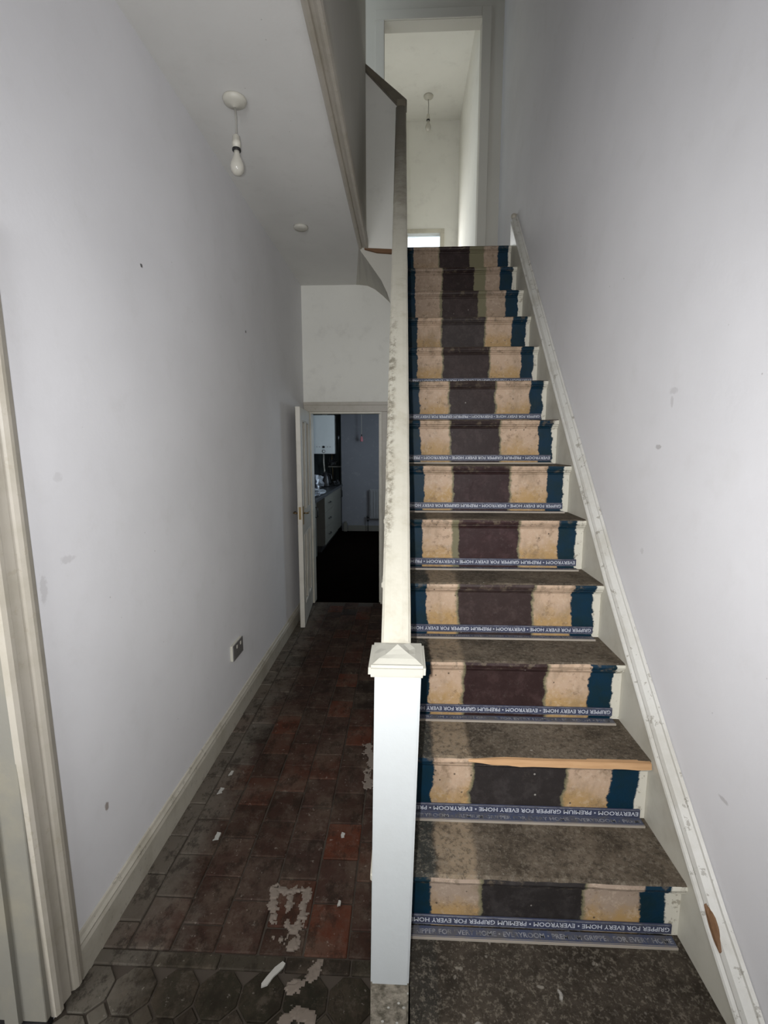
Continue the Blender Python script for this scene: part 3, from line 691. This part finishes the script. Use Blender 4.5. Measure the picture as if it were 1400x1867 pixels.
# upper balustrade panel at the turn of the landing
pb = tag(empty('landing_balustrade', (-0.2, 3.87, 3.09)), 'pale boarded landing balustrade with a sloping dark cap at the stair head', 'balustrade')
PY = 3.85
bm = B(); prism(bm, [(-0.316, 3.110), (-0.072, 3.096), (-0.072, 4.10), (-0.316, 4.345)], 1, PY, PY + 0.02); obj('board', bm, m_plast, pb)
bm = B(); prism(bm, [(-0.335, 4.372), (-0.335, 4.335), (-0.072, 4.075), (0.000, 4.055), (0.000, 4.100), (-0.045, 4.135)], 1, PY - 0.03, PY + 0.045, 0.004); obj('cap_rail', bm, plain('dark_worn_rail_paint', (0.16, 0.14, 0.105), 0.5, var=0.4), pb)
bm = B(); prism(bm, [(-0.316, 3.112), (-0.075, 3.098), (-0.075, 3.072), (-0.12, 3.072), (-0.22, 3.080), (-0.316, 3.106)], 1, PY - 0.004, PY + 0.022); tag(obj('bottom_batten', bm, m_brownedge, pb), 'bare brown wooden bottom edge')
bm = B(); box(bm, -0.072, -0.006, 3.75, 3.90, 3.078, 4.06, 0.004); obj('end_post', bm, plain('worn_post_paint', (0.20, 0.175, 0.13), 0.5, var=0.4), pb)

# newel post
nw = tag(empty('newel_post', (-0.02, 1.05, 0)), 'square white newel post with a low pyramid cap and a bare dirty foot', 'newel post')
def post(z0, z1, a, b, y0, y1, bev=0.004):
    bm = B(); vs_ = []
    for z, (xa, xb) in ((z0, a), (z1, b)): vs_.append([bm.verts.new(p) for p in ((xa, y0, z), (xb, y0, z), (xb, y1, z), (xa, y1, z))])
    fs = [bm.faces.new(vs_[0][::-1]), bm.faces.new(vs_[1])]
    for i in range(4): fs.append(bm.faces.new((vs_[0][i], vs_[0][(i + 1) % 4], vs_[1][(i + 1) % 4], vs_[1][i])))
    bmesh.ops.bevel(bm, geom=list({e for f in fs for e in f.edges}), offset=bev, segments=2, affect='EDGES'); return bm
obj('post', post(0.315, 1.128, (-0.0765, 0.0175), (-0.0645, 0.0395), 1.0, 1.10), m_newel, nw)
obj('foot', post(0.0, 0.314, (-0.079, 0.015), (-0.0765, 0.0175), 1.0, 1.10), m_rawfoot, nw)
bm = post(1.126, 1.154, (-0.078, 0.048), (-0.077, 0.049), 0.980, 1.112, 0.006); cpb = obj('cap', bm, m_newelcap, nw)
bm = B(); ap = bm.verts.new((-0.014, 1.046, 1.176))
ring = [bm.verts.new(p) for p in ((-0.068, 0.990, 1.1545), (0.040, 0.990, 1.1545), (0.040, 1.104, 1.1545), (-0.068, 1.104, 1.1545))]
for i in range(4): bm.faces.new((ring[i], ring[(i + 1) % 4], ap))
bm.faces.new(ring[::-1])
bmesh.ops.subdivide_edges(bm, edges=list(bm.edges), cuts=3, use_grid_fill=True)
for v in bm.verts:
    if v.co.z > 1.156: v.co += Vector((0, 0, 0.004 * mnoise.noise(v.co * 70)))
obj('pyramid_top', bm, m_newelcap, cpb)

# ------------------------------------------------------------------ hall fittings
def pendant(loc, drop, label, sc=1.0, bulb=True):
    x, y, z = loc
    p = tag(empty('pendant_light', loc), label, 'pendant light')
    bm = B(); lathe(bm, [(0.001, 0), (0.050, -0.001), (0.052, -0.006), (0.048, -0.016), (0.036, -0.024), (0.018, -0.028), (0.008, -0.034), (0.001, -0.035)], loc, 28); obj('ceiling_rose', bm, m_plastic, p, True)
    bm = B(); tube(bm, [(x, y, z - 0.033), (x + 0.003, y, z - drop * 0.5), (x + 0.001, y, z - drop)], 0.0042 * sc); obj('flex', bm, m_flex, p, True)
    zz = z - drop
    bm = B(); lathe(bm, [(0.004, 0.0), (0.015, -0.010), (0.017, -0.030), (0.0185, -0.031), (0.0185, -0.050), (0.017, -0.051), (0.017, -0.066), (0.001, -0.067)], (x, y, zz + 0.004), 20); h = obj('lamp_holder', bm, m_plastic, p, True)
    bm = B(); lathe(bm, [(0.0188, -0.0555), (0.0192, -0.057), (0.0192, -0.064), (0.0188, -0.0655)], (x, y, zz + 0.0), 20); obj('shade_ring', bm, m_black, h, True)
    if bulb:
        bm = B(); lathe(bm, [(0.012, -0.060), (0.0125, -0.078), (0.016, -0.090), (0.0235, -0.105), (0.0295, -0.122), (0.0305, -0.134), (0.027, -0.149), (0.018, -0.160), (0.007, -0.1645), (0.001, -0.165)], (x, y, zz), 28); obj('bulb', bm, m_glass, p, True)
    return p
pendant((-0.757, 2.30, ZC), 0.145, 'bare bulb hanging on a short flex from the hall ceiling')
pendant((0.234, 5.79, 5.40), 0.18, 'small unlit lamp hanging in the back passage above the stair head')
bm = B(); lathe(bm, [(0.001, 0), (0.050, -0.001), (0.050, -0.010), (0.044, -0.018), (0.020, -0.021), (0.001, -0.0215)], (-0.734, 3.54, ZC), 28)
tag(obj('ceiling_cover_plate', bm, m_soffit, None, True), 'round flat cover plate on the hall ceiling beyond the bulb', 'cover plate')

so = tag(empty('wall_socket', (XL, 2.655, 0.385)), 'small grey switched socket low on the left wall', 'socket')
bm = B(); box(bm, XL, XL + 0.016, 2.572, 2.735, 0.388, 0.482, 0.003); obj('back_box', bm, m_plastic, so)
bm = B(); box(bm, XL + 0.0155, XL + 0.021, 2.574, 2.735, 0.388, 0.482, 0.002); fp = obj('face_plate', bm, m_grey, so)
for y in (2.63, 2.69):
    bm = B(); box(bm, XL + 0.021, XL + 0.024, y - 0.007, y + 0.007, 0.448, 0.468, 0.001); obj('switch', bm, m_plastic, fp)
    for dy, dz, w, h in ((0, -0.014, 0.004, 0.008), (-0.011, -0.034, 0.006, 0.004), (0.011, -0.034, 0.006, 0.004)):
        bm = B(); box(bm, XL + 0.0205, XL + 0.0212, y + dy - w / 2, y + dy + w / 2, 0.44 + dz - h / 2, 0.44 + dz + h / 2); obj('pin_slot', bm, m_black, fp)

# spilt plaster and loose chips on the tiles
def flat_patch(name, pts, z, th, seed):
    bm = B(); out = []
    for i, (a, b) in enumerate(zip(pts, pts[1:] + pts[:1])):
        for s in range(4):
            t = s / 4; x, y = a[0] + (b[0] - a[0]) * t, a[1] + (b[1] - a[1]) * t
            out.append((x + 0.006 * mnoise.noise((x * 60, y * 60, seed)), y + 0.006 * mnoise.noise((x * 60, y * 60, seed + 7))))
    prism(bm, out, 2, z, z + th); return bm
def blotch(strokes, z, th, seed, cell=0.005, rough=0.022):
    xs = [p[0] for st_ in strokes for p in st_[0]]; ys = [p[1] for st_ in strokes for p in st_[0]]
    x0, x1, y0, y1 = min(xs) - .05, max(xs) + .05, min(ys) - .05, max(ys) + .05
    bm = B(); vd = {}
    def fld(x, y):
        d = 9
        for pts, w in strokes:
            for a, b in zip(pts, pts[1:]):
                ax, ay, bx, by = *a, *b; t = max(0, min(1, ((x - ax) * (bx - ax) + (y - ay) * (by - ay)) / ((bx - ax) ** 2 + (by - ay) ** 2)))
                d = min(d, math.hypot(x - ax - t * (bx - ax), y - ay - t * (by - ay)) - w)
        return d + rough * mnoise.noise((x * 28, y * 28, seed)) + rough * 0.7 * mnoise.noise((x * 85, y * 85, seed))
    nx_, ny_ = int((x1 - x0) / cell), int((y1 - y0) / cell)
    def V(i, j):
        if (i, j) not in vd:
            x, y = x0 + i * cell, y0 + j * cell
            vd[(i, j)] = bm.verts.new((x, y, z + max(0.0004, min(th, -fld(x, y) * 0.3))))
        return vd[(i, j)]
    for i in range(nx_):
        for j in range(ny_):
            if fld(x0 + (i + .5) * cell, y0 + (j + .5) * cell) < 0: bm.faces.new((V(i, j), V(i + 1, j), V(i + 1, j + 1), V(i, j + 1)))
    ex = bmesh.ops.extrude_face_region(bm, geom=list(bm.faces))
    bmesh.ops.translate(bm, verts=[g for g in ex['geom'] if isinstance(g, bmesh.types.BMVert)], vec=(0, 0, -0.0035))
    return bm
o = obj('plaster_patch', blotch([([(-0.475, 1.54), (-0.42, 1.53), (-0.35, 1.54)], 0.012), ([(-0.465, 1.53), (-0.45, 1.44)], 0.016), ([(-0.352, 1.54), (-0.352, 1.44), (-0.36, 1.34)], 0.013), ([(-0.40, 1.53), (-0.395, 1.40)], 0.004), ([(-0.43, 1.37), (-0.38, 1.36), (-0.355, 1.36)], 0.008)], 0.0015, 0.0035, 3), m_patch)
tag(o, 'spilt pale plaster dried on the red tiles left of the newel', 'plaster patch')
o = obj('plaster_patch', blotch([([(-0.33, 1.215), (-0.29, 1.245), (-0.27, 1.275)], 0.016), ([(-0.33, 1.13), (-0.30, 1.15), (-0.26, 1.14)], 0.018)], 0.001, 0.003, 9), m_patch)
tag(o, 'faint dusty plaster smear on the patterned tiles below the white scrap', 'plaster patch')
o = obj('plaster_patch', blotch([([(-0.17, 2.10), (-0.16, 2.25), (-0.18, 2.40)], 0.02)], 0.001, 0.002, 14, rough=0.04), m_patch)
tag(o, 'grey plaster dust caked on the tiles beside the stairs', 'plaster patch')
bm = B(); fl_ = [(-0.425, 1.215), (-0.408, 1.222), (-0.396, 1.245), (-0.372, 1.272), (-0.368, 1.284), (-0.378, 1.290), (-0.398, 1.272), (-0.416, 1.245), (-0.427, 1.225)]
prism(bm, fl_, 2, 0.001, 0.006)
for v in bm.verts: v.co.z += 0.10 * (v.co.y - 1.215) * max(0, v.co.x + 0.40)
tag(obj('paper_scrap', bm, m_chip), 'curved white scrap lying on the dark patterned tiles', 'scrap')
lst = [(-0.86, 2.151, .018, 'beside the skirting, farthest from the camera'), (-0.866, 2.028, .022, 'near the skirting, second nearest the wall socket'), (-0.778, 1.765, .022, 'by the skirting midway between socket and door frame'), (-0.251, 1.794, .013, 'close to the newel post on the tiles'), (-0.226, 1.489, .011, 'left of the newel foot, near the spilt plaster')]
for i, (x, y, s, w) in enumerate(lst):
    bm = flat_patch('c', [(x - s * .4, y - s), (x + s * .5, y - s * .6), (x + s * .45, y + s * .8), (x - s * .3, y + s)], 0.0, 0.005, i * 5)
    tag(obj('plaster_chip', bm, m_chip), 'small white plaster chip ' + w, 'plaster chip', 'loose plaster chips on the tiles')

# ------------------------------------------------------------------ kitchen
KY, KXL, KXR = 9.0, -1.82, 0.80
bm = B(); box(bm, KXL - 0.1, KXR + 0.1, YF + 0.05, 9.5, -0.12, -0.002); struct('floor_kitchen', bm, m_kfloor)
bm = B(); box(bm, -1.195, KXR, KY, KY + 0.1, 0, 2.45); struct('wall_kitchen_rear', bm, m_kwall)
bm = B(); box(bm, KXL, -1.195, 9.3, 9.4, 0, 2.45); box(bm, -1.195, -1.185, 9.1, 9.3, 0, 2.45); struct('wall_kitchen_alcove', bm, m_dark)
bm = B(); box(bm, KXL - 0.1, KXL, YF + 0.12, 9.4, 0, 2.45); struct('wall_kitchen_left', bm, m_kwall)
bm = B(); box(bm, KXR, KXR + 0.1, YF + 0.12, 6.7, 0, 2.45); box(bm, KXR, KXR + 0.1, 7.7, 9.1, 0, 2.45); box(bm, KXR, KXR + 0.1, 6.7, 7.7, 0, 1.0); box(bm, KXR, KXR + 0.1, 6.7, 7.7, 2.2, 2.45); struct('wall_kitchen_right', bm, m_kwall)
kw = tag(empty('window_2', (KXR + 0.05, 7.2, 1.0)), kind='structure'); bm = B(); box(bm, KXR + 0.045, KXR + 0.05, 6.7, 7.7, 1.0, 2.2); obj('pane', bm, m_pane, kw)
bm = B(); box(bm, KXL - 0.1, KXR + 0.1, YF + 0.12, 9.4, 2.45, 2.52); struct('ceiling_kitchen', bm, m_ceil)
bm = B(); box(bm, KXL, KX0, YF + 0.12, YF + 0.17, 0, 2.45); box(bm, KX1, KXR, YF + 0.12, YF + 0.17, 0, 2.45); box(bm, KX0, KX1, YF + 0.12, YF + 0.17, KZ, 2.45); struct('wall_kitchen_front', bm, m_kwall)
bm = B(); box(bm, -1.08, KXR, KY - 0.018, KY, 0, 0.112, 0.004); struct('baseboard_kitchen', bm, m_kitunit)

# boiler
bo = tag(empty('wall_boiler', (-1.52, 9.0, 1.47)), 'white wall-hung combination boiler in the dark kitchen alcove', 'boiler')
bm = B(); box(bm, -1.722, -1.322, 9.0, 9.30, 1.47, 2.19, 0.012, seg=2); body = obj('casing', bm, m_white, bo)
bm = B(); box(bm, -1.718, -1.326, 8.992, 9.004, 1.475, 1.665, 0.004); cpn = obj('control_panel', bm, m_white, bo)
bm = B(); lathe(bm, [(0.001, 0), (0.022, 0.0), (0.022, 0.012), (0.018, 0.016), (0.001, 0.016)], (-1.522, 8.992, 1.60), 18, Matrix.Rotation(PI / 2, 3, 'X')); obj('dial', bm, m_black, cpn, True)
bm = B(); lathe(bm, [(0.001, 0), (0.030, 0.0), (0.030, 0.008), (0.025, 0.010), (0.001, 0.010)], (-1.522, 8.992, 1.52), 20, Matrix.Rotation(PI / 2, 3, 'X')); ga = obj('gauge', bm, m_grey, cpn, True)
bm = B(); lathe(bm, [(0.001, 0), (0.02, 0.0), (0.02, 0.003), (0.001, 0.003)], (-1.522, 8.982, 1.52), 16, Matrix.Rotation(PI / 2, 3, 'X')); obj('gauge_face', bm, m_white, ga)
for dx in (-0.13, -0.08, 0.07, 0.12):
    bm = B(); box(bm, -1.522 + dx - 0.014, -1.522 + dx + 0.014, 8.990, 8.993, 1.597, 1.605); obj('marking', bm, m_grey, cpn)
bm = B(); lathe(bm, [(0.035, 0.0), (0.05, 0.0), (0.05, 0.03), (0.035, 0.035), (0.035, 0.10)], (-1.52, 9.14, 2.19), 18); obj('flue', bm, m_plastic, bo, True)
for i, (x, m) in enumerate(((-1.56, m_plastic), (-1.45, m_black), (-1.40, m_brass), (-1.36, m_black))):
    bm = B(); tube(bm, [(x, 9.18, 1.47), (x, 9.18, 1.30), (x + 0.01, 9.2, 1.15), (x + 0.01, 9.2, 0.92)], 0.014 if i == 0 else 0.010); obj('pipe', bm, m, bo, True)
pp = tag(empty('copper_pipe', (-1.26, 9.2, 0.92)), 'bright pipe with shiny joint running up beside the boiler', 'pipe')
bm = B(); tube(bm, [(-1.262, 9.2, 0.92), (-1.262, 9.2, 2.40)], 0.011, 10); obj('run', bm, m_black, pp, True)
bm = B(); tube(bm, [(-1.262, 9.2, 1.73), (-1.262, 9.2, 1.81)], 0.022, 14); obj('coupling', bm, m_steel, pp, True)

# worktop, units
bm = B(); box(bm, KXL + 0.001, -1.175, 5.55, 8.99, 0.865, 0.905, 0.006); tag(obj('worktop', bm, m_worktop), 'dark laminate worktop along the left of the kitchen', 'worktop')
def cabinet(y0, y1, label, drawers):
    c = tag(empty('base_cabinet', (-1.5, (y0 + y1) / 2, 0)), label, 'cabinet', 'kitchen base cabinets')
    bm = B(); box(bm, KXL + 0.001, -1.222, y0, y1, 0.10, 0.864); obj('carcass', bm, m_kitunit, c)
    bm = B(); box(bm, KXL + 0.001, -1.27, y0, y1, 0.0, 0.10); obj('plinth', bm, m_black, c)
    zs = [0.11, 0.70, 0.858] if drawers == 1 else ([0.11, 0.36, 0.61, 0.858] if drawers else [0.11, 0.858])
    for i, (a, b) in enumerate(zip(zs, zs[1:])):
        bm = B(); box(bm, -1.222, -1.203, y0 + 0.003, y1 - 0.003, a + 0.002, b - 0.002, 0.003)
        d = obj('door' if (b - a) > 0.4 else 'drawer_front', bm, m_kitunit, c)
        if b - a > 0.4:
            bm = B(); tube(bm, [(-1.203, y1 - 0.06, b - 0.20), (-1.175, y1 - 0.06, b - 0.19), (-1.175, y1 - 0.06, b - 0.07), (-1.203, y1 - 0.06, b - 0.06)], 0.007)
        else:
            zc, yc = (a + b) / 2, (y0 + y1) / 2
            bm = B(); tube(bm, [(-1.203, yc - 0.07, zc), (-1.175, yc - 0.06, zc), (-1.175, yc + 0.06, zc), (-1.203, yc + 0.07, zc)], 0.007)
        obj('handle', bm, m_black, d, True)
cabinet(5.56, 6.42, 'cream base cabinet nearest the open kitchen door', 0)
cabinet(7.12, 7.92, 'cream drawer cabinet in the middle of the kitchen run', 3)
cabinet(7.925, 8.98, 'cream base cabinet at the far end of the kitchen run', 0)

# radiator, valve, pull cord
ra = tag(empty('radiator', (-0.3, 8.94, 0.24)), 'white panel radiator on the kitchen rear wall', 'radiator')
bm = B(); box(bm, -0.66, 0.14, 8.925, 8.945, 0.25, 0.815, 0.006); obj('panel', bm, m_rad, ra)
for i in range(16):
    bm = B(); x = -0.64 + i * 0.05; box(bm, x, x + 0.03, 8.917, 8.927, 0.28, 0.785, 0.004); obj('rib', bm, m_rad, ra)
bm = B(); box(bm, -0.60, 0.08, 8.945, 8.995, 0.35, 0.70); obj('bracket', bm, m_rad, ra)
bm = B(); lathe(bm, [(0.012, 0), (0.02, 0.01), (0.02, 0.05), (0.012, 0.06), (0.024, 0.07), (0.022, 0.11), (0.001, 0.112)], (-0.692, 8.935, 0.20), 14); v = obj('valve', bm, m_black, ra, True)
bm = B(); tube(bm, [(-0.692, 8.935, 0.0), (-0.692, 8.935, 0.205)], 0.008); obj('pipe', bm, m_black, v, True)
pc = tag(empty('pull_cord', (-0.80, 8.90, 1.70)), 'thin pull cord with a faded pink end in the kitchen', 'pull cord')
bm = B(); tube(bm, [(-0.80, 8.90, 1.80), (-0.801, 8.90, 2.1), (-0.80, 8.90, 2.45)], 0.006); obj('cord', bm, m_flex, pc)
bm = B(); lathe(bm, [(0.004, 0.10), (0.018, 0.085), (0.026, 0.05), (0.030, 0.01), (0.026, 0.0), (0.001, 0.0)][::-1], (-0.80, 8.90, 1.70), 14); obj('pull', bm, m_pink, pc, True)
bm = B(); lathe(bm, [(0.012, 0.0), (0.012, 0.03)], (-0.80, 8.90, 1.80), 10); obj('knot', bm, m_black, pc)
bm = B(); box(bm, -1.16, -1.09, 8.93, 8.998, 0.0, 0.16, 0.006); box(bm, -1.15, -1.10, 8.94, 8.99, 0.16, 0.19, 0.006); tag(obj('pipe_boxing', bm, m_kitunit), 'small pale pipe boxing at the foot of the kitchen wall', 'boxing')

# clutter on the worktop
def crumple(name, c, s, amp, seed, mat, lab, cat):
    bm = B(); bmesh.ops.create_icosphere(bm, subdivisions=3, radius=1.0)
    for v in bm.verts:
        d = 1 + amp * mnoise.noise(v.co * 1.7 + Vector((seed, 0, 0))) + amp * 0.7 * mnoise.noise(v.co * 4.1 + Vector((0, seed, 0)))
        v.co = Vector((v.co.x * s[0] * d, v.co.y * s[1] * d, max(-0.55, v.co.z) * s[2] * d)) + Vector(c)
    zmin = min(v.co.z for v in bm.verts)
    for v in bm.verts: v.co.z += 0.905 - zmin
    return tag(obj(name, bm, mat), lab, cat)
crumple('crumpled_bag', (-1.46, 7.75, 1.0), (0.12, 0.16, 0.15), 0.6, 2, m_foil, 'crumpled silver plastic bag on the dark worktop', 'bag')
crumple('foil_sheet', (-1.33, 6.95, 0.95), (0.12, 0.26, 0.05), 0.7, 5, m_foil, 'flattened sheet of crumpled silver film at the worktop edge', 'foil')
crumple('dark_cloth', (-1.26, 8.72, 0.95), (0.07, 0.18, 0.05), 0.5, 8, m_black, 'dark crumpled cloth at the far end of the worktop', 'cloth')
ke = tag(empty('kettle', (-1.40, 8.4, 0.905)), 'black electric kettle standing on the kitchen worktop', 'kettle')
bm = B(); lathe(bm, [(0.001, 0), (0.085, 0.0), (0.09, 0.02), (0.085, 0.10), (0.07, 0.18), (0.05, 0.235), (0.02, 0.25), (0.012, 0.27), (0.001, 0.272)], (-1.40, 8.4, 0.905), 24); obj('body', bm, m_black, ke, True)
bm = B(); tube(bm, [(-1.34, 8.36, 1.13), (-1.29, 8.34, 1.12), (-1.275, 8.33, 1.05), (-1.29, 8.34, 0.97), (-1.318, 8.36, 0.95)], 0.012); obj('handle', bm, m_black, ke, True)
bm = B(); tube(bm, [(-1.46, 8.44, 1.06), (-1.50, 8.47, 1.12)], 0.02); obj('spout', bm, m_black, ke, True)
mu = tag(empty('mug', (-1.52, 7.1, 0.905)), 'white mug standing at the near end of the worktop', 'mug')
bm = B(); lathe(bm, [(0.001, 0), (0.036, 0.0), (0.042, 0.02), (0.043, 0.10), (0.038, 0.10), (0.036, 0.012), (0.001, 0.011)], (-1.52, 7.1, 0.905), 20); obj('body', bm, m_white, mu, True)
bm = B(); tube(bm, [(-1.48, 7.1, 0.985), (-1.455, 7.1, 0.98), (-1.45, 7.1, 0.95), (-1.482, 7.1, 0.93)], 0.006); obj('handle', bm, m_white, mu, True)
sh = tag(empty('wall_shelf', (-1.3, 9.2, 1.22)), 'narrow pale shelf under the boiler with dark clutter on it', 'shelf')
bm = B(); box(bm, -1.46, -1.20, 9.08, 9.30, 1.215, 1.24, 0.003); obj('board', bm, m_kitunit, sh)
crumple('dark_bundle', (-1.38, 9.15, 1.3), (0.08, 0.05, 0.06), 0.5, 4, m_black, 'dark bundle lying on the shelf below the boiler', 'bundle').location.z = 1.241
